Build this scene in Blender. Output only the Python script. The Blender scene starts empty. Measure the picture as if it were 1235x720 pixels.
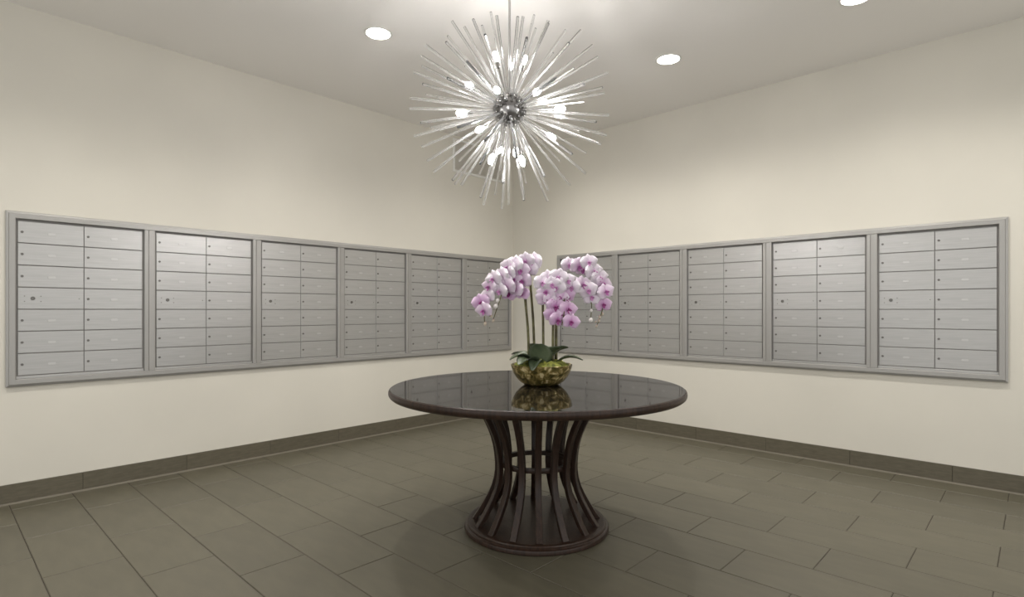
import bpy, bmesh, math, random
from mathutils import Vector, Matrix
random.seed(7)
PI = math.pi
scn = bpy.context.scene
COL = scn.collection

# ------------------------------------------------------------------ camera
# The corner of the room is the origin; the left wall is the plane y = 0, the right wall x = 0.
cam_d = bpy.data.cameras.new('camera')
cam_d.sensor_width = 36.0
cam_d.lens = 672.0 / 1235.0 * 36.0
cam_d.shift_y = 14.5 / 1235.0
cam_d.clip_start = 0.05
cam = bpy.data.objects.new('camera', cam_d)
COL.objects.link(cam)
cam.location = (-4.791, -4.510, 1.17)
VIEW_RZ = math.atan2(-0.7271, 0.6866)
cam.rotation_euler = (PI / 2, 0, VIEW_RZ)
scn.camera = cam

# ------------------------------------------------------------------ world, exposure
WORLD_L = 1.2      # even fill light, added through the open sides behind the viewer
world = bpy.data.worlds.new('world')
scn.world = world
world.use_nodes = True
world.node_tree.nodes['Background'].inputs[0].default_value = (0.8, 0.8, 0.78, 1)
world.node_tree.nodes['Background'].inputs[1].default_value = WORLD_L
vs = scn.view_settings
vs.view_transform = 'Standard'
vs.look = 'None'
vs.gamma = 1.0
vs.use_curve_mapping = False
vs.exposure = 0.28
DOWNLIGHT_W = 74.0
LENS_E = 20.0
BULB_E = 215.0

ROOM_H = 3.03
ROOM_X = -6.9
ROOM_Y = -6.6


# ------------------------------------------------------------------ helpers
def mat(name, color, rough=0.5, metal=0.0, **kw):
    m = bpy.data.materials.new(name)
    m.use_nodes = True
    b = m.node_tree.nodes['Principled BSDF']
    b.inputs['Base Color'].default_value = (*color, 1)
    b.inputs['Roughness'].default_value = rough
    b.inputs['Metallic'].default_value = metal
    for k, v in kw.items():
        b.inputs[k.replace('_', ' ')].default_value = v
    return m


def noise_color(m, c1, c2, scale, detail=4, stretch=(1, 1, 1), coord='Object', lo=0.35, hi=0.65):
    nt = m.node_tree
    n, l = nt.nodes, nt.links
    tc = n.new('ShaderNodeTexCoord')
    mp = n.new('ShaderNodeMapping')
    mp.inputs['Scale'].default_value = stretch
    tx = n.new('ShaderNodeTexNoise')
    tx.inputs['Scale'].default_value = scale
    tx.inputs['Detail'].default_value = detail
    rp = n.new('ShaderNodeValToRGB')
    rp.color_ramp.elements[0].position = lo
    rp.color_ramp.elements[1].position = hi
    rp.color_ramp.elements[0].color = (*c1, 1)
    rp.color_ramp.elements[1].color = (*c2, 1)
    l.new(tc.outputs[coord], mp.inputs['Vector'])
    l.new(mp.outputs['Vector'], tx.inputs['Vector'])
    l.new(tx.outputs['Fac'], rp.inputs['Fac'])
    l.new(rp.outputs['Color'], n['Principled BSDF'].inputs['Base Color'])
    return tx, rp, mp


def add_bump(m, scale, strength, dist=0.002, stretch=(1, 1, 1), detail=4):
    nt = m.node_tree
    n, l = nt.nodes, nt.links
    tc = n.new('ShaderNodeTexCoord')
    mp = n.new('ShaderNodeMapping')
    mp.inputs['Scale'].default_value = stretch
    tx = n.new('ShaderNodeTexNoise')
    tx.inputs['Scale'].default_value = scale
    tx.inputs['Detail'].default_value = detail
    bp = n.new('ShaderNodeBump')
    bp.inputs['Strength'].default_value = strength
    bp.inputs['Distance'].default_value = dist
    l.new(tc.outputs['Object'], mp.inputs['Vector'])
    l.new(mp.outputs['Vector'], tx.inputs['Vector'])
    l.new(tx.outputs['Fac'], bp.inputs['Height'])
    l.new(bp.outputs['Normal'], n['Principled BSDF'].inputs['Normal'])


def vary_by_object(m, amount):
    """each piece of a batch is fired a little lighter or darker"""
    nt = m.node_tree
    n, l = nt.nodes, nt.links
    base = n['Principled BSDF'].inputs['Base Color']
    src = base.links[0].from_socket
    oi = n.new('ShaderNodeObjectInfo')
    mr = n.new('ShaderNodeMapRange')
    mr.inputs['To Min'].default_value = 1 - amount
    mr.inputs['To Max'].default_value = 1 + amount
    hs = n.new('ShaderNodeHueSaturation')
    l.new(oi.outputs['Random'], mr.inputs['Value'])
    l.new(mr.outputs['Result'], hs.inputs['Value'])
    l.new(src, hs.inputs['Color'])
    l.new(hs.outputs['Color'], base)


def mesh(name, bm, m, smooth=False, angle=None):
    bmesh.ops.recalc_face_normals(bm, faces=bm.faces)
    me = bpy.data.meshes.new(name)
    if smooth:
        for f in bm.faces:
            f.smooth = True
        if angle:
            for e in bm.edges:
                if len(e.link_faces) == 2 and e.calc_face_angle(0) > angle:
                    e.smooth = False
    bm.to_mesh(me)
    bm.free()
    if m:
        me.materials.append(m)
    return me


def obj(name, me, parent=None, loc=(0, 0, 0), rot=(0, 0, 0), scale=None, label=None):
    o = bpy.data.objects.new(name, me)
    COL.objects.link(o)
    o.parent = parent
    o.location = loc
    o.rotation_euler = rot
    if scale:
        o.scale = scale
    if label:
        o['label'] = label
    return o


def thing(name, label, cat, loc=(0, 0, 0), rz=0, group=None):
    o = obj(name, None, None, loc, (0, 0, rz))
    o.empty_display_size = 0.1
    return tag(o, label, cat, group)


def tag(o, label, cat, group=None):
    o['label'] = label
    o['category'] = cat
    if group:
        o['group'] = group
    return o


def struct(o):
    o['kind'] = 'structure'
    return o


def box(bm, x0, x1, y0, y1, z0, z1, bev=0):
    r = bmesh.ops.create_cube(bm, size=1)
    vs_ = r['verts']
    for v in vs_:
        v.co = Vector(((x0 + x1) / 2 + v.co.x * (x1 - x0), (y0 + y1) / 2 + v.co.y * (y1 - y0), (z0 + z1) / 2 + v.co.z * (z1 - z0)))
    if bev:
        es = {e for v in vs_ for e in v.link_edges}
        bmesh.ops.bevel(bm, geom=list(es), offset=bev, segments=1, affect='EDGES')
    return bm


def boxm(name, m, *a, bev=0):
    return mesh(name, box(bmesh.new(), *a, bev=bev), m)


def lathe(bm, prof, seg=32, a0=0.0):
    """prof: list of (r, z); closed to the axis when r == 0"""
    rings = []
    for r, z in prof:
        if r < 1e-6:
            rings.append([bm.verts.new((0, 0, z))])
        else:
            rings.append([bm.verts.new((r * math.cos(a0 + 2 * PI * i / seg), r * math.sin(a0 + 2 * PI * i / seg), z)) for i in range(seg)])
    for a, b in zip(rings, rings[1:]):
        if len(a) == 1 and len(b) == 1:
            continue
        for i in range(seg):
            j = (i + 1) % seg
            if len(a) == 1:
                bm.faces.new((a[0], b[i], b[j]))
            elif len(b) == 1:
                bm.faces.new((a[i], a[j], b[0]))
            else:
                bm.faces.new((a[i], a[j], b[j], b[i]))
    return bm


def tube(bm, pts, rad, seg=8, caps=True):
    pts = [Vector(p) for p in pts]
    if not isinstance(rad, (list, tuple)):
        rad = [rad] * len(pts)
    rings = []
    ref = None
    for i, p in enumerate(pts):
        t = (pts[min(i + 1, len(pts) - 1)] - pts[max(i - 1, 0)]).normalized()
        if ref is None:
            ref = Vector((0, 0, 1)) if abs(t.z) < 0.9 else Vector((1, 0, 0))
        u = t.cross(ref).normalized()
        w = u.cross(t).normalized()
        ref = w
        rings.append([bm.verts.new(p + (u * math.cos(2 * PI * k / seg) + w * math.sin(2 * PI * k / seg)) * rad[i]) for k in range(seg)])
    for a, b in zip(rings, rings[1:]):
        for k in range(seg):
            bm.faces.new((a[k], a[(k + 1) % seg], b[(k + 1) % seg], b[k]))
    if caps:
        bm.faces.new(rings[0])
        bm.faces.new(rings[-1])
    return bm


def smooth_path(ctrl, n=8):
    """Catmull-Rom through the control points"""
    c = [Vector(p) for p in ctrl]
    c = [c[0] * 2 - c[1]] + c + [c[-1] * 2 - c[-2]]
    out = []
    for i in range(1, len(c) - 2):
        for k in range(n):
            t = k / n
            p0, p1, p2, p3 = c[i - 1], c[i], c[i + 1], c[i + 2]
            out.append(0.5 * ((2 * p1) + (p2 - p0) * t + (2 * p0 - 5 * p1 + 4 * p2 - p3) * t * t + (3 * p1 - p0 - 3 * p2 + p3) * t ** 3))
    out.append(c[-2])
    return out


# ------------------------------------------------------------------ materials
M_wall = mat('wall_paint', (0.66, 0.627, 0.56), 0.75)
noise_color(M_wall, (0.645, 0.616, 0.548), (0.675, 0.644, 0.572), 1.3, 3)
add_bump(M_wall, 220, 0.06, 0.001)
M_ceil = mat('ceiling_paint', (0.88, 0.855, 0.825), 0.8)
add_bump(M_ceil, 200, 0.05, 0.001)
M_tile = mat('floor_tile', (0.13, 0.115, 0.085), 0.42)
tx, rp, mp = noise_color(M_tile, (0.087, 0.079, 0.055), (0.109, 0.099, 0.069), 5.0, 8, (3.0, 0.9, 1), lo=0.3, hi=0.7)
vary_by_object(M_tile, 0.05)
add_bump(M_tile, 90, 0.10, 0.001)
M_skirt = mat('skirting_tile', (0.115, 0.10, 0.075), 0.45)
noise_color(M_skirt, (0.096, 0.084, 0.058), (0.122, 0.107, 0.075), 30.0, 6, (0.6, 0.6, 3))
vary_by_object(M_skirt, 0.04)
M_grout = mat('grout', (0.062, 0.053, 0.040), 0.9)
M_caulk = mat('caulk', (0.24, 0.215, 0.17), 0.7)
M_alu = mat('brushed_aluminium', (0.60, 0.59, 0.575), 0.42, 0.78)
noise_color(M_alu, (0.44, 0.434, 0.425), (0.495, 0.488, 0.478), 14, 6, (0.4, 1, 14), lo=0.3, hi=0.7)
M_frame = mat('satin_aluminium_trim', (0.38, 0.37, 0.355), 0.45, 0.5)
M_gap = mat('dark_cabinet_interior', (0.27, 0.26, 0.25), 0.8)
M_lock = mat('lock_metal', (0.17, 0.16, 0.15), 0.35, 0.6)
M_plate = mat('engraved_plate', (0.54, 0.535, 0.525), 0.5, 0.5)
M_screw = mat('screw_metal', (0.25, 0.24, 0.22), 0.4, 0.7)
M_wood = mat('dark_espresso_wood', (0.03, 0.017, 0.011), 0.36, 0, Specular_IOR_Level=0.3)
noise_color(M_wood, (0.018, 0.010, 0.007), (0.038, 0.020, 0.013), 9, 5, (8, 8, 0.7))
M_top = mat('polished_dark_top', (0.012, 0.010, 0.009), 0.04, 0, IOR=2.2)
noise_color(M_top, (0.010, 0.008, 0.007), (0.016, 0.013, 0.011), 14, 6, (1, 6, 1))
M_chrome = mat('chrome', (0.42, 0.41, 0.40), 0.18, 1.0)
M_hub = mat('dark_chrome', (0.20, 0.195, 0.19), 0.28, 1.0)
M_stem_metal = mat('satin_nickel', (0.45, 0.44, 0.43), 0.3, 0.9)
M_rod = mat('clear_acrylic', (0.95, 0.95, 0.95), 0.12, 0, IOR=1.3, Transmission_Weight=0.95)
M_white = mat('white_enamel', (0.80, 0.79, 0.76), 0.4)
M_vent = mat('vent_paint', (0.60, 0.57, 0.51), 0.6)


def emit(name, color, strength):
    m = bpy.data.materials.new(name)
    m.use_nodes = True
    nt = m.node_tree
    nt.nodes.clear()
    e = nt.nodes.new('ShaderNodeEmission')
    e.inputs[0].default_value = (*color, 1)
    e.inputs[1].default_value = strength
    o = nt.nodes.new('ShaderNodeOutputMaterial')
    nt.links.new(e.outputs[0], o.inputs[0])
    return m


M_lens = emit('downlight_lens', (1.0, 0.96, 0.89), LENS_E)
M_bulb = emit('lit_bulb', (1.0, 0.975, 0.96), BULB_E)

# ------------------------------------------------------------------ room shell
T = 0.12
struct(obj('wall_left', boxm('wall_left', M_wall, ROOM_X, T, 0, T, -0.1, ROOM_H + 0.1)))
struct(obj('wall_right', boxm('wall_right', M_wall, 0, T, ROOM_Y, 0, -0.1, ROOM_H + 0.1)))
# the two unseen sides behind the viewer are left open full height to admit the world fill: short return walls at the ends
struct(obj('wall_rear', boxm('wall_rear', M_wall, ROOM_X - T, ROOM_X, -0.6, 0, -0.1, ROOM_H + 0.1)))
struct(obj('wall_near', boxm('wall_near', M_wall, -0.6, 0, ROOM_Y - T, ROOM_Y, -0.1, ROOM_H + 0.1)))
struct(obj('ceiling', boxm('ceiling', M_ceil, ROOM_X, 0, ROOM_Y, 0, ROOM_H, ROOM_H + 0.1)))

# floor: a grout bed with half-bonded porcelain planks, joints recessed 3 mm
floor = struct(obj('floor', boxm('floor', M_grout, ROOM_X, 0, ROOM_Y, 0, -0.1, -0.003)))
TP, TL, JG = 0.3008, 0.606, 0.004
plank = boxm('tile', M_tile, -TP / 2 + JG / 2, TP / 2 - JG / 2, -TL / 2 + JG / 2, TL / 2 - JG / 2, -0.008, 0.0, bev=0.0015)
cells = []
for k in range(-1, 29):
    xr = -0.22 - TP * k
    xl = xr - TP
    off = -1.345 if k % 2 else -1.65
    for n in range(-4, 14):
        y1 = off - TL * n
        y0 = y1 - TL
        a, b, c, d = max(xl, ROOM_X), min(xr, 0), max(y0, ROOM_Y), min(y1, 0)
        if b - a < 0.01 or d - c < 0.01:
            continue
        cells.append((a, b, c, d))
cv = Vector((0.7271, 0.6866))


def seen(c):
    """how far in front of the viewer the tile lies, or None outside a generous view"""
    p = Vector(((c[0] + c[1]) / 2 + 4.791, (c[2] + c[3]) / 2 + 4.51))
    fwd = p.dot(cv)
    lat = abs(p.x * cv.y - p.y * cv.x)
    if fwd > 1.2 and lat < fwd * 1.05 + 0.6:
        return fwd
    return None


near = [c for c in cells if seen(c) is not None]
far = [c for c in cells if seen(c) is None]
near.sort(key=seen)
far += near[300:]
near = near[:300]
for (a, b, c, d) in near:
    if b - a > TP - 0.002 and d - c > TL - 0.002:
        obj('tile', plank, floor, ((a + b) / 2, (c + d) / 2, 0))
    else:
        w, h = (b - a) / 2 - JG / 2, (d - c) / 2 - JG / 2
        obj('tile', boxm('tile_cut', M_tile, -w, w, -h, h, -0.008, 0, bev=0.0015), floor, ((a + b) / 2, (c + d) / 2, 0))
bm = bmesh.new()
for (a, b, c, d) in far:
    box(bm, a + JG / 2, b - JG / 2, c + JG / 2, d - JG / 2, -0.008, 0)
o = obj('tile_field', mesh('tile_field', bm, M_tile), floor)
o['kind'] = 'stuff'

# baseboards: long skirting tiles with a caulk line at the floor
BH = 0.122
bl = struct(obj('baseboard_left', boxm('baseboard_left', M_grout, ROOM_X, -0.0105, -0.008, 0, 0, BH - 0.002)))
br = struct(obj('baseboard_right', boxm('baseboard_right', M_grout, -0.008, 0, ROOM_Y, 0, 0, BH - 0.002)))
sk = boxm('skirting_tile', M_skirt, 0.0012, 0.6048, -0.0105, -0.0005, 0.012, BH, bev=0.001)
x = -4.075 - 0.606 * 2
while x < -0.02:
    L = min(0.606, -0.011 - x)
    obj('skirting_tile', sk if L > 0.6 else boxm('skirting_cut', M_skirt, 0.0012, L - 0.001, -0.0105, -0.0005, 0.012, BH, bev=0.001), bl, (x, 0, 0))
    x += 0.606
y = -5.3
while y < -0.02:
    L = min(0.606, -0.011 - y)
    obj('skirting_tile', sk if L > 0.6 else boxm('skirting_cut', M_skirt, 0.0012, L - 0.001, -0.0105, -0.0005, 0.012, BH, bev=0.001), br, (0, y + L, 0), (0, 0, -PI / 2))
    y += 0.606
obj('caulk_line', boxm('caulk_line', M_caulk, ROOM_X, -0.012, -0.0115, -0.0005, 0, 0.0115), bl)
obj('caulk_line', boxm('caulk_line', M_caulk, -0.0115, -0.0005, ROOM_Y, -0.012, 0, 0.0115), br)

# ------------------------------------------------------------------ recessed ceiling lights
ring_me = mesh('trim_ring', lathe(bmesh.new(), [(0.078, 0.0), (0.080, -0.004), (0.088, -0.005), (0.094, -0.002), (0.094, 0.0)], 40), M_white, True, 0.6)
can_me = mesh('lens', lathe(bmesh.new(), [(0, -0.0025), (0.06, -0.0025), (0.0785, -0.001)], 40), M_lens, True)


def downlight(x, y, label, group, w=DOWNLIGHT_W):
    t = thing('recessed_ceiling_light', label, 'ceiling light', (x, y, ROOM_H), 0, group)
    obj('trim_ring', ring_me, t)
    obj('lens', can_me, t)
    ld = bpy.data.lights.new('downlight_beam', 'SPOT')
    ld.energy = w
    ld.color = (1.0, 0.965, 0.90)
    ld.spot_size = math.radians(146)
    ld.spot_blend = 1.0
    ld.shadow_soft_size = 0.075
    lo = bpy.data.objects.new('downlight_beam', ld)
    COL.objects.link(lo)
    lo.parent = t
    lo.location = (0, 0, -0.012)


GL = 'recessed ceiling lights in view'
downlight(-2.688, -1.289, 'lit round recessed ceiling light to the left of the starburst chandelier', GL)
downlight(-1.0, -1.29, 'lit round recessed ceiling light seen through the rods of the chandelier', GL)
downlight(-0.996, -2.519, 'lit round recessed ceiling light just right of the starburst chandelier', GL)
downlight(-0.978, -3.725, 'lit round recessed ceiling light at the top edge, farthest right', GL)
for (x, y) in [(-3.95, -1.289), (-5.25, -1.289), (-0.98, -4.95), (-2.688, -5.6), (-5.9, -3.2)]:
    downlight(x, y, 'lit round recessed ceiling light outside the view', 'recessed ceiling lights outside the view')

# ------------------------------------------------------------------ wall mailboxes
FZ0, FZ1 = 0.708, 1.772          # outer edge of the surround
FW = 0.045                       # width of the surround
FD = 0.027                       # how far the surround stands off the wall
OZ0 = FZ0 + FW
OW, OH = 0.666, (FZ1 - FZ0) - 2 * FW
PROF = [(0.0, 0.0), (0.0, -0.014), (0.004, -0.017), (0.012, -0.019), (0.015, -FD), (FW - 0.003, -FD), (FW, -FD + 0.003), (FW, 0.0)]


def frame_side(name, L, m):
    """one mitred length of the surround, along local x from 0 to L, outer edge at z = 0, growing to +z"""
    bm = bmesh.new()
    a = [bm.verts.new((d, y, d)) for d, y in PROF]
    b = [bm.verts.new((L - d, y, d)) for d, y in PROF]
    n = len(PROF)
    for i in range(n):
        bm.faces.new((a[i], a[(i + 1) % n], b[(i + 1) % n], b[i]))
    bm.faces.new(a)
    bm.faces.new(b)
    return mesh(name, bm, m)


def mullion_mesh(w):
    bm = bmesh.new()
    z0, z1 = OZ0 + 0.0005, FZ1 - FW - 0.0005
    pr = [(0, 0), (0, -FD + 0.003), (0.003, -FD), (w * 0.36, -FD), (w * 0.39, -FD + 0.004), (w * 0.42, -FD), (w - 0.003, -FD), (w, -FD + 0.003), (w, 0)]
    a = [bm.verts.new((x_, y_, z0)) for x_, y_ in pr]
    b = [bm.verts.new((x_, y_, z1)) for x_, y_ in pr]
    for i in range(len(pr)):
        j = (i + 1) % len(pr)
        bm.faces.new((a[i], a[j], b[j], b[i]))
    bm.faces.new(a)
    bm.faces.new(b)
    return mesh('mullion', bm, M_frame)


def surround(label, loc, rz, length, opens, mull):
    t = thing('mailbox_surround', label, 'frame', loc, rz)
    obj('top_rail', frame_side('rail', length, M_frame), t, (length, 0, FZ1), (0, PI, 0), None)
    t.children[-1].scale = (1, 1, 1)
    obj('bottom_rail', frame_side('rail', length, M_frame), t, (0, 0, FZ0))
    H = FZ1 - FZ0
    obj('stile', frame_side('stile', H, M_frame), t, (0, 0, FZ1), (0, PI / 2, 0))
    obj('stile', frame_side('stile', H, M_frame), t, (length, 0, FZ0), (0, -PI / 2, 0))
    mm = mullion_mesh(mull)
    for x in opens[1:]:
        obj('mullion', mm, t, (x - mull, 0, 0))
    return t


# one unit, local origin at the lower left corner of its opening, front towards -y
ROWS, DZ0, DZ1 = 7, 0.020, 0.964
RP = (DZ1 - DZ0) / ROWS
DX0 = 0.008
CP = (OW - 2 * DX0) / 2
GZ, GX = 0.0050, 0.0035
DOORY0, DOORY1 = -0.0095, -0.003
body_bm = bmesh.new()
box(body_bm, 0.0005, OW - 0.0005, -0.003, -0.0005, 0.0005, OH - 0.0005)
body_me = mesh('cabinet_back', body_bm, M_gap)
lip_me = boxm('sill', M_alu, 0.001, OW - 0.001, -0.0115, -0.003, 0.001, DZ0 - 0.003, bev=0.001)
door_me = boxm('mailbox_door', M_alu, GX / 2, CP - GX / 2, DOORY0, DOORY1, GZ / 2, RP - GZ / 2, bev=0.0012)


def disc_mesh(name, r, d, m, slot=True):
    bm = lathe(bmesh.new(), [(0, d * 0.8), (r * 0.55, d * 0.8), (r * 0.6, d), (r * 0.9, d), (r, d * 0.6), (r, 0)], 12)
    for v in bm.verts:          # axis z to -y
        v.co = Vector((v.co.x, -v.co.z, v.co.y))
    return mesh(name, bm, m, True, 0.6)


lock_me = disc_mesh('lock', 0.0075, 0.004, M_lock)
master_me = disc_mesh('master_lock', 0.0115, 0.006, M_lock)
screw_me = disc_mesh('screw', 0.0035, 0.0015, M_screw)
bm = bmesh.new()
vsx = [(-0.021, -0.0), (-0.016, 0.007), (0.016, 0.007), (0.021, 0.0), (0.016, -0.007), (-0.016, -0.007)]
f0 = [bm.verts.new((x_, 0, z_)) for x_, z_ in vsx]
f1 = [bm.verts.new((x_ * 0.97, -0.0012, z_ * 0.94)) for x_, z_ in vsx]
for i in range(6):
    bm.faces.new((f0[i], f0[(i + 1) % 6], f1[(i + 1) % 6], f1[i]))
bm.faces.new(f1)
bm.faces.new(f0)
plate_me = mesh('number_plate', bm, M_plate)


def mailbox_unit(label, loc, rz, group):
    t = thing('mailbox_unit', label, 'mailbox', loc, rz, group)
    obj('cabinet_back', body_me, t)
    obj('sill', lip_me, t)
    for r in range(ROWS):
        for c in range(2):
            d = obj('mailbox_door', door_me, t, (DX0 + c * CP, 0, DZ0 + r * RP))
            if r == 3 and c == 0:
                d['label'] = 'blank master-lock panel door'
                obj('lock', master_me, d, (0.072, DOORY0, RP * 0.50))
                for (sx, sz) in [(0.033, 0.60), (0.033, 0.36), (0.110, 0.60), (0.110, 0.36), (0.300, 0.5)]:
                    obj('screw', screw_me, d, (sx, DOORY0, RP * sz))
            else:
                obj('lock', lock_me, d, (0.022, DOORY0, RP * 0.50))
                obj('number_plate', plate_me, d, (CP * 0.5, DOORY0, RP * 0.48))
    return t


LX = [-4.402 + 0.7303 * k for k in range(6)]
left_labels = [
    'silver mailbox unit at the far left end of the left wall row',
    'silver mailbox unit second from the left end, bright highlight on its top doors',
    'silver mailbox unit third from the left end of the left wall row',
    'silver mailbox unit fourth from the left end of the left wall row',
    'silver mailbox unit on the left wall, next but one to the room corner',
    'silver mailbox unit beside the room corner, partly behind the left orchid spray',
]
for x, lb in zip(LX, left_labels):
    mailbox_unit(lb, (x, -0.001, OZ0), 0, 'mailbox units on the left wall')
L0 = LX[0] - FW
LEN_L = LX[-1] + OW + FW - L0
surround('long aluminium surround framing the six mailbox units of the left wall', (L0, -0.0005, 0), 0, LEN_L, [x - L0 for x in LX], 0.7303 - OW)

RY = [-0.722 - 0.7345 * k for k in range(5)]
right_labels = [
    'silver mailbox unit on the right wall, nearest the corner, behind the orchid',
    'silver mailbox unit just right of the orchid, second from the corner on the right wall',
    'silver mailbox unit in the middle of the five on the right wall',
    'silver mailbox unit second from the right end, bright sheen on its top doors',
    'silver mailbox unit at the far right end of the right wall row',
]
for y, lb in zip(RY, right_labels):
    mailbox_unit(lb, (-0.001, y, OZ0), -PI / 2, 'mailbox units on the right wall')
R0 = RY[0] + FW
LEN_R = R0 - (RY[-1] - OW - FW)
surround('aluminium surround framing the five mailbox units of the right wall', (-0.0005, R0, 0), -PI / 2, LEN_R, [R0 - y for y in RY], 0.7345 - OW)

# ------------------------------------------------------------------ air grille high on the left wall, by the corner
VX0, VX1, VZ0, VZ1 = -0.93, -0.19, 2.645, 3.0
g = thing('air_grille', 'flat air grille with thin pale frame high on wall behind chandelier', 'vent', (VX0, -0.0005, VZ0))
VW, VH, VF = VX1 - VX0, VZ1 - VZ0, 0.022
obj('backing', boxm('backing', M_vent, VF, VW - VF, -0.003, 0, VF, VH - VF), g)
obj('frame_rail', boxm('frame_rail', M_white, 0, VW, -0.014, 0, 0, VF, bev=0.002), g)
obj('frame_rail', boxm('frame_rail', M_white, 0, VW, -0.014, 0, VH - VF, VH, bev=0.002), g)
obj('frame_stile', boxm('frame_stile', M_white, 0, VF, -0.0138, 0, VF, VH - VF, bev=0.002), g)
obj('frame_stile', boxm('frame_stile', M_white, VW - VF, VW, -0.0138, 0, VF, VH - VF, bev=0.002), g)
bm = bmesh.new()
box(bm, VF, VW - VF, -0.0075, 0.0075, -0.001, 0.001)
sl = mesh('slat', bm, M_vent)
NS = 21
for i in range(NS):
    obj('slat', sl, g, (0, -0.0085, VF + (i + 0.5) * (VH - 2 * VF) / NS), (math.radians(-48), 0, 0))

# ------------------------------------------------------------------ round pedestal table
tb = thing('round_table', 'round dark wood pedestal table with polished top and slatted hourglass base', 'table', (-2.495, -2.523, 0), VIEW_RZ)
TR, TZ = 0.787, 0.762
top_prof = [(0, TZ), (TR - 0.010, TZ), (TR - 0.010, TZ - 0.004)]
obj('table_top', mesh('table_top', lathe(bmesh.new(), top_prof + [(0, TZ - 0.004)], 160), M_top), tb)
edge_prof = [(0, TZ - 0.0045), (TR - 0.0095, TZ - 0.0045), (TR - 0.0095, TZ - 0.0008), (TR - 0.004, TZ - 0.004), (TR - 0.0005, TZ - 0.012), (TR, TZ - 0.020), (TR - 0.0015, TZ - 0.028), (TR - 0.006, TZ - 0.035), (TR - 0.014, TZ - 0.041), (TR - 0.028, TZ - 0.043), (0, TZ - 0.043)]
obj('edge_moulding', mesh('edge_moulding', lathe(bmesh.new(), edge_prof, 128), M_wood, True, 0.5), tb)
base_prof = [(0, 0), (0.384, 0), (0.389, 0.004), (0.389, 0.018), (0.386, 0.024), (0.378, 0.027), (0.375, 0.030), (0.375, 0.037), (0.371, 0.042), (0.364, 0.044), (0.355, 0.044), (0, 0.044)]
obj('base_plate', mesh('base_plate', lathe(bmesh.new(), base_prof, 96), M_wood, True, 0.5), tb)
# curved slats
zr = [(0.044, 0.346), (0.09, 0.314), (0.135, 0.287), (0.18, 0.262), (0.224, 0.2425), (0.268, 0.230), (0.311, 0.224), (0.355, 0.2245), (0.40, 0.2285), (0.445, 0.236), (0.487, 0.247), (0.525, 0.261), (0.562, 0.2775), (0.61, 0.302), (0.66, 0.330), (0.718, 0.368)]
bm = bmesh.new()
SW, ST = 0.0168, 0.026
rows = []
for i, (z, r) in enumerate(zr):
    z0, r0 = zr[max(i - 1, 0)]
    z1, r1 = zr[min(i + 1, len(zr) - 1)]
    tl = math.hypot(z1 - z0, r1 - r0)
    nx, nz = (z1 - z0) / tl, -(r1 - r0) / tl
    if i in (0, len(zr) - 1):
        nx, nz = 1, 0
    c = 0.003
    row = []
    for (w, dpt) in [(-SW + c, 0), (SW - c, 0), (SW, -c), (SW, -ST + c), (SW - c, -ST), (-SW + c, -ST), (-SW, -ST + c), (-SW, -c)]:
        row.append(bm.verts.new((r + nx * dpt, w, z + nz * dpt)))
    rows.append(row)
for a, b in zip(rows, rows[1:]):
    for k in range(8):
        bm.faces.new((a[k], a[(k + 1) % 8], b[(k + 1) % 8], b[k]))
bm.faces.new(rows[0])
bm.faces.new(rows[-1])
slat_me = mesh('slat', bm, M_wood, True, 0.45)
for k in range(16):
    obj('slat', slat_me, tb, (0, 0, 0), (0, 0, -PI / 2 + math.radians(0.3 + 22.5 * k)))
rp_ = [(0.176, 0.338), (0.1995, 0.338), (0.2005, 0.340), (0.2005, 0.360), (0.1995, 0.362), (0.176, 0.362), (0.174, 0.360), (0.174, 0.340), (0.176, 0.338)]
obj('tie_ring', mesh('tie_ring', lathe(bmesh.new(), rp_, 64), M_wood, True, 0.5), tb)
obj('top_cleat', mesh('top_cleat', lathe(bmesh.new(), [(0.33, 0.7185), (0.395, 0.7185), (0.40, 0.708), (0.372, 0.706), (0.33, 0.714), (0.33, 0.7185)], 64), M_wood, True, 0.5), tb)

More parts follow.
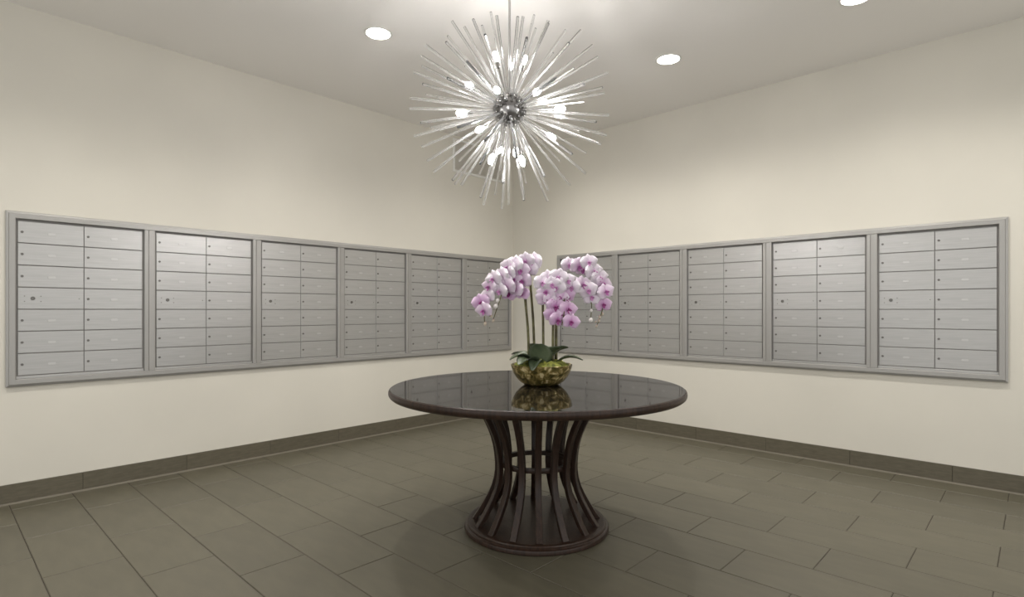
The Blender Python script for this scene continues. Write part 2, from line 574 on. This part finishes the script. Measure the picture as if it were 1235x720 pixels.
# ------------------------------------------------------------------ starburst chandelier
RODS=[(-0.280,0.147,0.425),(-0.498,-0.065,0.170),(-0.428,0.177,0.260),(-0.478,0.146,0.176),(-0.444,0.256,0.142),(-0.524,0.076,0.006),
    (-0.404,0.340,0.041),(-0.424,0.321,-0.024),(-0.486,0.143,-0.155),(-0.127,0.514,-0.011),(-0.380,0.342,-0.155),(-0.252,0.437,-0.164),
    (-0.357,0.256,-0.296),(-0.249,0.339,-0.322),(-0.313,0.104,-0.415),(-0.040,0.402,-0.344),(-0.186,0.031,-0.495),(-0.005,0.051,-0.528),
    (-0.035,-0.135,-0.511),(0.155,-0.138,-0.488),(0.379,0.221,-0.297),(-0.081,-0.311,-0.422),(0.350,-0.140,-0.372),(0.500,0.054,-0.166),
    (0.305,-0.283,-0.336),(-0.002,-0.422,-0.320),(0.478,-0.159,-0.166),(0.265,-0.408,-0.211),(0.325,-0.404,-0.150),(0.092,-0.498,-0.157),
    (0.307,-0.430,-0.054),(0.383,-0.350,0.107),(0.118,-0.517,0.013),(0.493,-0.130,0.144),(-0.048,-0.527,-0.025),(0.241,-0.468,0.138),
    (0.129,-0.483,0.177),(0.155,-0.435,0.261),(0.063,-0.429,0.305),(-0.117,-0.492,0.158),(0.214,-0.214,0.435),(-0.207,-0.487,-0.030),
    (0.183,-0.027,0.497),(-0.312,-0.404,0.143),(0.094,-0.094,0.513),(-0.042,0.172,0.499),(-0.078,0.064,0.520),(-0.433,-0.259,0.162),
    (-0.520,-0.102,-0.015),(-0.386,-0.210,-0.296),(0.525,-0.074,-0.011),(-0.086,0.496,0.165),(0.092,0.201,0.482),(-0.489,-0.201,0.041),
    (-0.097,-0.187,0.400),(-0.234,-0.135,0.370),(0.289,-0.064,0.385),(-0.197,0.280,0.422),(-0.039,-0.303,0.359),(0.266,0.224,0.389),
    (-0.315,0.013,0.338),(-0.016,0.338,0.332),(-0.220,-0.264,0.323),(0.393,0.053,0.357),(0.206,0.359,0.330),(-0.377,-0.120,0.303),
    (0.355,-0.164,0.287),(-0.170,0.407,0.311),(-0.139,-0.386,0.278),(0.378,0.199,0.278),(0.070,0.408,0.239),(-0.321,0.347,0.240),
    (0.288,0.317,0.200),(0.431,0.118,0.165),(0.186,0.456,0.155),(-0.242,0.413,0.126),(0.406,0.288,0.114),(0.279,0.405,0.049),
    (0.438,0.186,0.011),(0.130,0.505,-0.012),(0.351,0.327,-0.048),(0.240,0.473,-0.121),(0.411,0.243,-0.150),(0.057,0.479,-0.178),
    (0.289,0.354,-0.213),(-0.422,-0.061,-0.208),(0.130,0.374,-0.258),(-0.258,-0.290,-0.365),(0.373,0.038,-0.367),(0.181,0.293,-0.386),
    (-0.298,-0.085,-0.364),(-0.105,0.274,-0.381),(0.251,0.122,-0.405),(0.054,0.262,-0.469),(-0.190,-0.138,-0.446),(0.114,0.117,-0.478)]
BULBS=[(-0.065,0.048,0.299),(0.077,-0.044,0.297),(0.084,0.064,0.291),(-0.097,0.235,0.178),(-0.265,-0.161,-0.007),(-0.101,-0.293,-0.005),
    (0.101,-0.290,-0.039),(-0.288,0.093,-0.069),(-0.254,-0.018,-0.177),(0.095,-0.232,-0.182),(0.144,0.228,-0.153),(-0.091,0.057,-0.291),
    (0.208,0.148,-0.176),(0.035,-0.067,-0.301)]

CH = Vector((-2.619, -2.441, 2.25))
ch = thing('starburst_chandelier', 'starburst chandelier of clear rods and small lit bulbs hanging over the table', 'chandelier', CH)
bm = bmesh.new()
bmesh.ops.create_icosphere(bm, subdivisions=4, radius=0.076)
hub = obj('hub', mesh('hub', bm, M_hub, True), ch, label='dark chrome ball hub')
obj('down_rod', mesh('down_rod', tube(bmesh.new(), [(0, 0, 0.05), (0, 0, ROOM_H - CH.z - 0.02)], 0.0065, 12), M_stem_metal, True, 0.8), ch, label='thin satin metal hanging rod')
obj('ceiling_canopy', mesh('ceiling_canopy', lathe(bmesh.new(), [(0, -0.03), (0.012, -0.03), (0.05, -0.024), (0.063, -0.01), (0.065, 0)], 32), M_stem_metal, True, 0.6), ch, (0, 0, ROOM_H - CH.z))


def aim(v):
    return Vector(v).to_track_quat('Z', 'Y').to_euler()


rod_me = mesh('acrylic_rod', lathe(bmesh.new(), [(0, 0), (0.0066, 0), (0.0066, 0.996), (0.0058, 1.0), (0, 1.0)], 8), M_rod, True, 0.6)
ferrule_me = mesh('ferrule', lathe(bmesh.new(), [(0.0078, 0), (0.0088, 0.0), (0.0088, 0.018), (0.0068, 0.020)], 8), M_chrome, True, 0.6)
for v in RODS:
    v = Vector(v)
    L = v.length
    d = v / L
    # the mesh is one metre long: scale to the rod's own length
    o = obj('acrylic_rod', rod_me, ch, d * 0.073, aim(d), (1, 1, L - 0.073))
for v in RODS:
    d = Vector(v).normalized()
    obj('ferrule', ferrule_me, ch, d * 0.072, aim(d))
arm_me = mesh('lamp_arm', lathe(bmesh.new(), [(0, 0.06), (0.004, 0.06), (0.004, 0.225), (0.0095, 0.228), (0.0095, 0.262), (0.006, 0.264), (0, 0.264)], 10), M_chrome, True, 0.6)
bulb_me = mesh('bulb', lathe(bmesh.new(), [(0.006, 0.262), (0.0100, 0.268), (0.0135, 0.279), (0.0145, 0.291), (0.0130, 0.303), (0.010, 0.312), (0.005, 0.3165), (0, 0.3175)], 14), M_bulb, True)
for v in BULBS:
    d = Vector(v).normalized()
    a = obj('lamp_arm', arm_me, ch, (0, 0, 0), aim(d))
    obj('bulb', bulb_me, a, label='small glowing bulb')

# ------------------------------------------------------------------ orchid arrangement on the table
# local x to the right, y away from the viewer, z up from the table top
orc = thing('orchid_arrangement', 'pink and white orchid arrangement in a mottled gold bowl on the table', 'potted plant', (-2.447, -2.520, TZ), VIEW_RZ)
M_bowl = mat('mottled_gold_glaze', (0.2, 0.15, 0.05), 0.28, 0.55)
nt = M_bowl.node_tree
tc = nt.nodes.new('ShaderNodeTexCoord')
vo = nt.nodes.new('ShaderNodeTexNoise')
vo.inputs['Scale'].default_value = 34
vo.inputs['Detail'].default_value = 3
vo.inputs['Distortion'].default_value = 0.6
rp = nt.nodes.new('ShaderNodeValToRGB')
els = rp.color_ramp.elements
els[0].position, els[0].color = 0.34, (0.80, 0.68, 0.38, 1)
els[1].position, els[1].color = 0.68, (0.05, 0.045, 0.012, 1)
e = els.new(0.43)
e.color = (0.36, 0.27, 0.10, 1)
e = els.new(0.53)
e.color = (0.16, 0.125, 0.035, 1)
nt.links.new(tc.outputs['Object'], vo.inputs['Vector'])
nt.links.new(vo.outputs['Fac'], rp.inputs['Fac'])
nt.links.new(rp.outputs['Color'], nt.nodes['Principled BSDF'].inputs['Base Color'])
M_moss = mat('moss', (0.14, 0.15, 0.02), 0.9)
noise_color(M_moss, (0.08, 0.095, 0.014), (0.30, 0.31, 0.05), 40, 4)
M_leaf = mat('orchid_leaf', (0.04, 0.06, 0.03), 0.35)
noise_color(M_leaf, (0.045, 0.065, 0.034), (0.095, 0.12, 0.068), 9, 3, (1, 4, 1))
M_stalk = mat('flower_stalk', (0.10, 0.10, 0.03), 0.5)
noise_color(M_stalk, (0.055, 0.045, 0.016), (0.15, 0.14, 0.05), 22, 3)
M_bud = mat('flower_bud', (0.50, 0.36, 0.33), 0.5)
noise_color(M_bud, (0.42, 0.24, 0.26), (0.60, 0.55, 0.42), 60, 2)
M_budw = mat('pale_bud', (0.78, 0.74, 0.72), 0.5)
M_bamboo = mat('support_stake', (0.10, 0.075, 0.03), 0.6)


def petal_mat(name, inner, mid, outer):
    m = mat(name, mid, 0.5)
    nt = m.node_tree
    n, l = nt.nodes, nt.links
    tc = n.new('ShaderNodeTexCoord')
    ln = n.new('ShaderNodeVectorMath')
    ln.operation = 'LENGTH'
    nz = n.new('ShaderNodeTexNoise')
    nz.inputs['Scale'].default_value = 70
    ad = n.new('ShaderNodeMath')
    ad.operation = 'MULTIPLY_ADD'
    ad.inputs[1].default_value = 19.0
    sb = n.new('ShaderNodeMath')
    sb.operation = 'MULTIPLY_ADD'
    sb.inputs[1].default_value = 0.35
    sb.inputs[2].default_value = -0.17
    rp = n.new('ShaderNodeValToRGB')
    e = rp.color_ramp.elements
    e[0].position, e[0].color = 0.06, (*inner, 1)
    e[1].position, e[1].color = 0.95, (*outer, 1)
    e2 = e.new(0.34)
    e2.color = (*mid, 1)
    l.new(tc.outputs['Object'], ln.inputs[0])
    l.new(tc.outputs['Object'], nz.inputs['Vector'])
    l.new(nz.outputs['Fac'], sb.inputs[0])
    l.new(ln.outputs['Value'], ad.inputs[0])
    l.new(sb.outputs[0], ad.inputs[2])
    l.new(ad.outputs[0], rp.inputs['Fac'])
    l.new(rp.outputs['Color'], n['Principled BSDF'].inputs['Base Color'])
    n['Principled BSDF'].inputs['Subsurface Weight'].default_value = 0.0
    return m


P_MATS = [
    petal_mat('petal_white', (0.60, 0.40, 0.58), (0.71, 0.60, 0.71), (0.79, 0.73, 0.785)),
    petal_mat('petal_blush', (0.52, 0.25, 0.48), (0.66, 0.48, 0.65), (0.76, 0.66, 0.76)),
    petal_mat('petal_pink', (0.42, 0.12, 0.36), (0.58, 0.33, 0.56), (0.72, 0.54, 0.71)),
]
L_MATS = [mat('lip_mauve', (0.50, 0.22, 0.44), 0.5), mat('lip_plum', (0.38, 0.10, 0.31), 0.5), mat('lip_magenta', (0.27, 0.04, 0.19), 0.5)]


def petal_bm(bm, length, width, ang, cup, base=0.12, blunt=0.62, lift=0.0):
    """a rounded petal from the flower's centre, in the x-z plane facing -y; cup bends it forward"""
    nu, nv = 7, 4
    grid = []
    for i in range(nu + 1):
        t = (1 - math.cos(PI * i / nu)) / 2
        w = width * max(math.sqrt(max(0.0, 4 * t * (1 - t))) ** (1.5 * blunt), base * (1 - t), 0.05)
        row = []
        for j in range(nv + 1):
            s = -1 + 2 * j / nv
            x_ = s * w / 2
            z_ = t * length - 0.10 * length * s * s * t
            y_ = -cup * (t * t) + 0.16 * width * (s * s) * (0.4 + t) - lift + 0.04 * width * math.sin(6 * t + 3 * s)
            row.append(bm.verts.new((x_ * math.cos(ang) + z_ * math.sin(ang), y_, -x_ * math.sin(ang) + z_ * math.cos(ang))))
        grid.append(row)
    for i in range(nu):
        for j in range(nv):
            bm.faces.new((grid[i][j], grid[i][j + 1], grid[i + 1][j + 1], grid[i + 1][j]))
    return bm


def flower_set(v):
    sep = []
    bm = bmesh.new()
    for a in (0, 2.25, -2.25):
        petal_bm(bm, 0.049, 0.040, a, -0.006, 0.2, 0.72)
    sep = mesh('flower', bm, P_MATS[v], True)
    pr = mesh('petal', petal_bm(bmesh.new(), 0.054, 0.066, 1.38, 0.004, 0.14, 0.70, 0.004), P_MATS[v], True)
    pl = mesh('petal', petal_bm(bmesh.new(), 0.054, 0.066, -1.38, 0.004, 0.14, 0.70, 0.004), P_MATS[v], True)
    bm = bmesh.new()
    petal_bm(bm, 0.022, 0.017, PI, 0.012, 0.4, 0.7, 0.008)
    petal_bm(bm, 0.013, 0.012, PI + 1.2, 0.014, 0.4, 0.7, 0.008)
    petal_bm(bm, 0.013, 0.012, PI - 1.2, 0.014, 0.4, 0.7, 0.008)
    r = bmesh.ops.create_icosphere(bm, subdivisions=1, radius=0.0055)
    for q in r['verts']:
        q.co += Vector((0, -0.011, 0.003))
    lip = mesh('lip', bm, L_MATS[v], True)
    return sep, pl, pr, lip


FS = [flower_set(v) for v in range(3)]


def flower(x, y, z, v, yaw=0.0, pitch=0.0, roll=0.0, s=1.0):
    sep, pl, pr, lip = FS[v]
    f = obj('flower', sep, orc, (x, y, z), (pitch, roll, yaw), (s, s, s))
    obj('petal', pl, f)
    obj('petal', pr, f)
    obj('lip', lip, f, label='magenta lip')
    return f


# bowl
bp = [(0, 0.0), (0.085, 0.0), (0.098, 0.004), (0.122, 0.022), (0.142, 0.045), (0.157, 0.072), (0.166, 0.098), (0.169, 0.112), (0.166, 0.1135), (0.163, 0.110), (0.158, 0.096), (0.148, 0.074), (0.130, 0.045), (0.10, 0.02), (0, 0.016)]
obj('bowl', mesh('bowl', lathe(bmesh.new(), bp, 48), M_bowl, True, 0.9), orc, label='shallow bowl with mottled gold and bronze glaze')
# moss mound, lumpy
bm = bmesh.new()
bmesh.ops.create_icosphere(bm, subdivisions=4, radius=1)
rr = random.Random(3)
for v in bm.verts:
    a = v.co.copy()
    lump = 0.08 * math.sin(9 * a.x + 3 * a.y) * math.cos(8 * a.y - 4 * a.x) + 0.05 * math.sin(23 * a.x) * math.sin(21 * a.y)
    v.co = Vector((a.x * 0.155, a.y * 0.155, 0.100 + a.z * 0.036 * (1 + lump * 2) + max(0, a.z) * 0.12 * lump + rr.uniform(-0.002, 0.002)))
obj('moss', mesh('moss', bm, M_moss, True), orc, label='yellow green moss mound')


def leaf(base, tip, width, bend, fold=0.18, twist=0.0):
    """a thick paddle leaf from base to tip, arched by bend"""
    b, t = Vector(base), Vector(tip)
    d = t - b
    side = d.cross(Vector((0, 0, 1)))
    if side.length < 1e-4:
        side = Vector((1, 0, 0))
    side.normalize()
    up = side.cross(d).normalized()
    if twist:
        R = Matrix.Rotation(twist, 3, d.normalized())
        side, up = R @ side, R @ up
    bm = bmesh.new()
    nu, nv = 9, 6
    faces = []
    for sgn in (1, -1):
        g_ = []
        for i in range(nu + 1):
            k = i / nu
            w = 1.28 * width * (0.18 + 0.82 * math.sin(PI * min(1, (k * 0.93 + 0.05)) ** 0.95) ** 0.65) if i < nu else width * 0.35
            c = b + d * k + up * (bend * math.sin(PI * k * 0.9))
            row = []
            for j in range(nv + 1):
                s = -1 + 2 * j / nv
                th = 0.0014 * (1 - abs(s) ** 3) * sgn
                row.append(bm.verts.new(c + side * (s * w / 2) + up * (abs(s) * w * fold + th)))
            g_.append(row)
        for i in range(nu):
            for j in range(nv):
                bm.faces.new((g_[i][j], g_[i][j + 1], g_[i + 1][j + 1], g_[i + 1][j]))
    bmesh.ops.remove_doubles(bm, verts=bm.verts, dist=1e-5)
    return obj('leaf', mesh('leaf', bm, M_leaf, True), orc)


leaf((-0.012, -0.05, 0.105), (-0.020, -0.085, 0.228), 0.105, 0.012, 0.10, 0)
leaf((-0.03, -0.01, 0.11), (-0.062, -0.02, 0.225), 0.085, 0.02, 0.12, 0.5)
leaf((-0.04, -0.04, 0.115), (-0.175, -0.07, 0.128), 0.075, 0.040)
leaf((-0.03, -0.07, 0.115), (-0.125, -0.155, 0.112), 0.090, 0.035)
leaf((-0.05, 0.04, 0.115), (-0.165, 0.09, 0.150), 0.070, 0.03)
leaf((0.03, -0.02, 0.11), (0.115, -0.06, 0.200), 0.085, 0.03, 0.14, -0.3)
leaf((0.05, 0.0, 0.115), (0.155, 0.01, 0.195), 0.095, 0.03, 0.1, -0.4)
leaf((0.07, -0.02, 0.115), (0.222, -0.05, 0.128), 0.062, 0.030)
leaf((0.02, 0.06, 0.115), (0.070, 0.15, 0.19), 0.080, 0.03)
leaf((-0.01, -0.06, 0.11), (-0.055, -0.168, 0.082), 0.060, 0.045)

# stalks, each with an arching spray
SPR = [
    # two sprays arching to the left
    [(-0.070, -0.02, 0.10), (-0.075, -0.02, 0.30), (-0.092, -0.02, 0.483), (-0.10, -0.03, 0.60), (-0.135, -0.05, 0.635), (-0.20, -0.07, 0.60), (-0.27, -0.085, 0.52), (-0.305, -0.09, 0.44), (-0.31, -0.09, 0.36), (-0.304, -0.09, 0.330)],
    [(-0.036, 0.02, 0.10), (-0.045, 0.02, 0.35), (-0.060, 0.02, 0.55), (-0.065, 0.0, 0.65), (-0.095, -0.02, 0.675), (-0.15, -0.06, 0.63), (-0.20, -0.10, 0.54), (-0.235, -0.11, 0.44), (-0.262, -0.11, 0.36)],
    # one forward in the middle
    [(0.010, -0.01, 0.10), (0.009, -0.01, 0.30), (0.007, -0.01, 0.45), (0.012, -0.02, 0.545), (0.05, -0.05, 0.585), (0.10, -0.09, 0.55), (0.115, -0.12, 0.46), (0.11, -0.13, 0.38), (0.10, -0.13, 0.33)],
    # two to the right
    [(0.062, 0.0, 0.10), (0.064, 0.0, 0.33), (0.068, 0.0, 0.52), (0.085, 0.0, 0.60), (0.125, 0.01, 0.615), (0.19, 0.01, 0.572), (0.245, 0.0, 0.51), (0.275, 0.0, 0.45), (0.272, 0.0, 0.365)],
    [(0.085, 0.04, 0.10), (0.085, 0.04, 0.35), (0.088, 0.05, 0.54), (0.105, 0.06, 0.64), (0.16, 0.06, 0.675), (0.25, 0.05, 0.645), (0.32, 0.03, 0.56), (0.345, 0.02, 0.46), (0.325, 0.01, 0.37), (0.305, 0.01, 0.325)],
]
STALK_PTS = []
for c in SPR:
    p = smooth_path(c, 6)
    STALK_PTS += [q for q in p if q.z > 0.33]
    n = len(p)
    obj('flower_stalk', mesh('flower_stalk', tube(bmesh.new(), p, [0.0074 - 0.0054 * (i / n) ** 1.2 for i in range(n)], 8), M_stalk, True), orc)
for (x0, y0, x1, z1) in [(-0.064, -0.012, -0.084, 0.47), (0.077, 0.045, 0.080, 0.47)]:
    obj('support_stake', mesh('support_stake', tube(bmesh.new(), [(x0, y0, 0.10), (x1, y0, z1)], 0.003, 6), M_bamboo), orc)

rf = random.Random(11)
FL = [(-0.089, 0.673, 0), (-0.048, 0.672, 0), (-0.152, 0.655, 0), (-0.12, 0.623, 1), (-0.184, 0.604, 0), (-0.222, 0.592, 0), (-0.070, 0.632, 0), (-0.247, 0.560, 0), (-0.105, 0.566, 1), (-0.155, 0.576, 1), (-0.193, 0.534, 1), (-0.285, 0.534, 1), (-0.228, 0.512, 0), (-0.142, 0.522, 1), (-0.108, 0.500, 2), (-0.295, 0.486, 0), (-0.180, 0.496, 2), (-0.328, 0.451, 2), (-0.312, 0.408, 1), (-0.262, 0.575, 0), (-0.205, 0.565, 1), (-0.127, 0.592, 1), (-0.185, 0.640, 0), (-0.255, 0.530, 1)]
FC = [(-0.006, 0.553, 0), (0.035, 0.578, 0), (0.083, 0.583, 0), (0.130, 0.563, 0), (0.019, 0.505, 1), (0.07, 0.53, 0), (0.111, 0.534, 1), (0.127, 0.479, 2), (0.045, 0.462, 1), (0.068, 0.429, 2), (0.134, 0.413, 2), (0.095, 0.392, 2), (0.051, 0.385, 2), (0.078, 0.358, 2), (0.150, 0.348, 2), (0.156, 0.53, 0), (0.09, 0.48, 1), (0.048, 0.545, 0), (0.105, 0.440, 2), (0.015, 0.470, 1)]
FR = [(0.153, 0.661, 0), (0.203, 0.650, 1), (0.258, 0.672, 0), (0.286, 0.623, 0), (0.178, 0.553, 0), (0.222, 0.548, 1), (0.252, 0.517, 0), (0.273, 0.480, 0), (0.340, 0.556, 1), (0.350, 0.510, 1), (0.343, 0.440, 2), (0.318, 0.590, 0), (0.232, 0.635, 1)]
for grp, yaw0 in ((FL, -0.35), (FC, 0.05), (FR, 0.35)):
    for i, (x, z, v) in enumerate(grp):
        if grp is FC:
            y = -0.115 - 0.09 * (0.60 - z) + rf.uniform(-0.02, 0.02)
        elif grp is FL:
            y = -0.075 - 0.25 * max(0, 0.60 - z) * 0.5 + rf.uniform(-0.035, 0.025)
        else:
            y = 0.0 + rf.uniform(-0.04, 0.03)
        q = min(STALK_PTS, key=lambda w: (w - Vector((x, y + 0.012, z))).length)
        b_ = Vector((x, y + 0.004, z))
        mid = (q + b_) / 2 + Vector((0, 0.012, 0.006))
        obj('pedicel', mesh('pedicel', tube(bmesh.new(), [q, mid, b_], [0.0018, 0.0015, 0.0018], 5), M_stalk, True), orc)
        yaw = yaw0 + rf.uniform(-0.45, 0.45)
        flower(x, y, z, v, yaw, rf.uniform(-0.12, 0.35), rf.uniform(-0.3, 0.3), rf.uniform(0.94, 1.12) * (0.9 if v == 2 and grp is not FC else 1.0))

bm = lathe(bmesh.new(), [(0, -0.012), (0.005, -0.010), (0.0085, -0.002), (0.0075, 0.006), (0.003, 0.012), (0, 0.013)], 10)
bud_me = mesh('bud', bm, M_bud, True)
bm = lathe(bmesh.new(), [(0, -0.014), (0.007, -0.011), (0.0115, -0.002), (0.010, 0.006), (0.004, 0.013), (0, 0.014)], 10)
budw_me = mesh('bud', bm, M_budw, True)
for (x, y, z, s, me) in [(-0.306, -0.09, 0.338, 0.9, bud_me), (-0.272, -0.11, 0.378, 0.8, bud_me), (-0.262, -0.11, 0.354, 0.8, bud_me), (-0.249, -0.11, 0.430, 1.1, budw_me), (-0.238, -0.11, 0.462, 0.9, budw_me),
                         (0.272, 0.0, 0.356, 1.0, budw_me), (0.274, 0.0, 0.408, 0.7, budw_me), (0.318, 0.01, 0.352, 0.85, bud_me), (0.305, 0.01, 0.322, 0.75, bud_me), (0.338, 0.02, 0.388, 1.0, bud_me), (0.322, 0.01, 0.372, 0.9, bud_me), (0.300, 0.01, 0.345, 0.6, bud_me)]:
    obj('bud', me, orc, (x, y, z), (rf.uniform(-0.4, 0.4), rf.uniform(-0.5, 0.5), 0), (s, s, s))
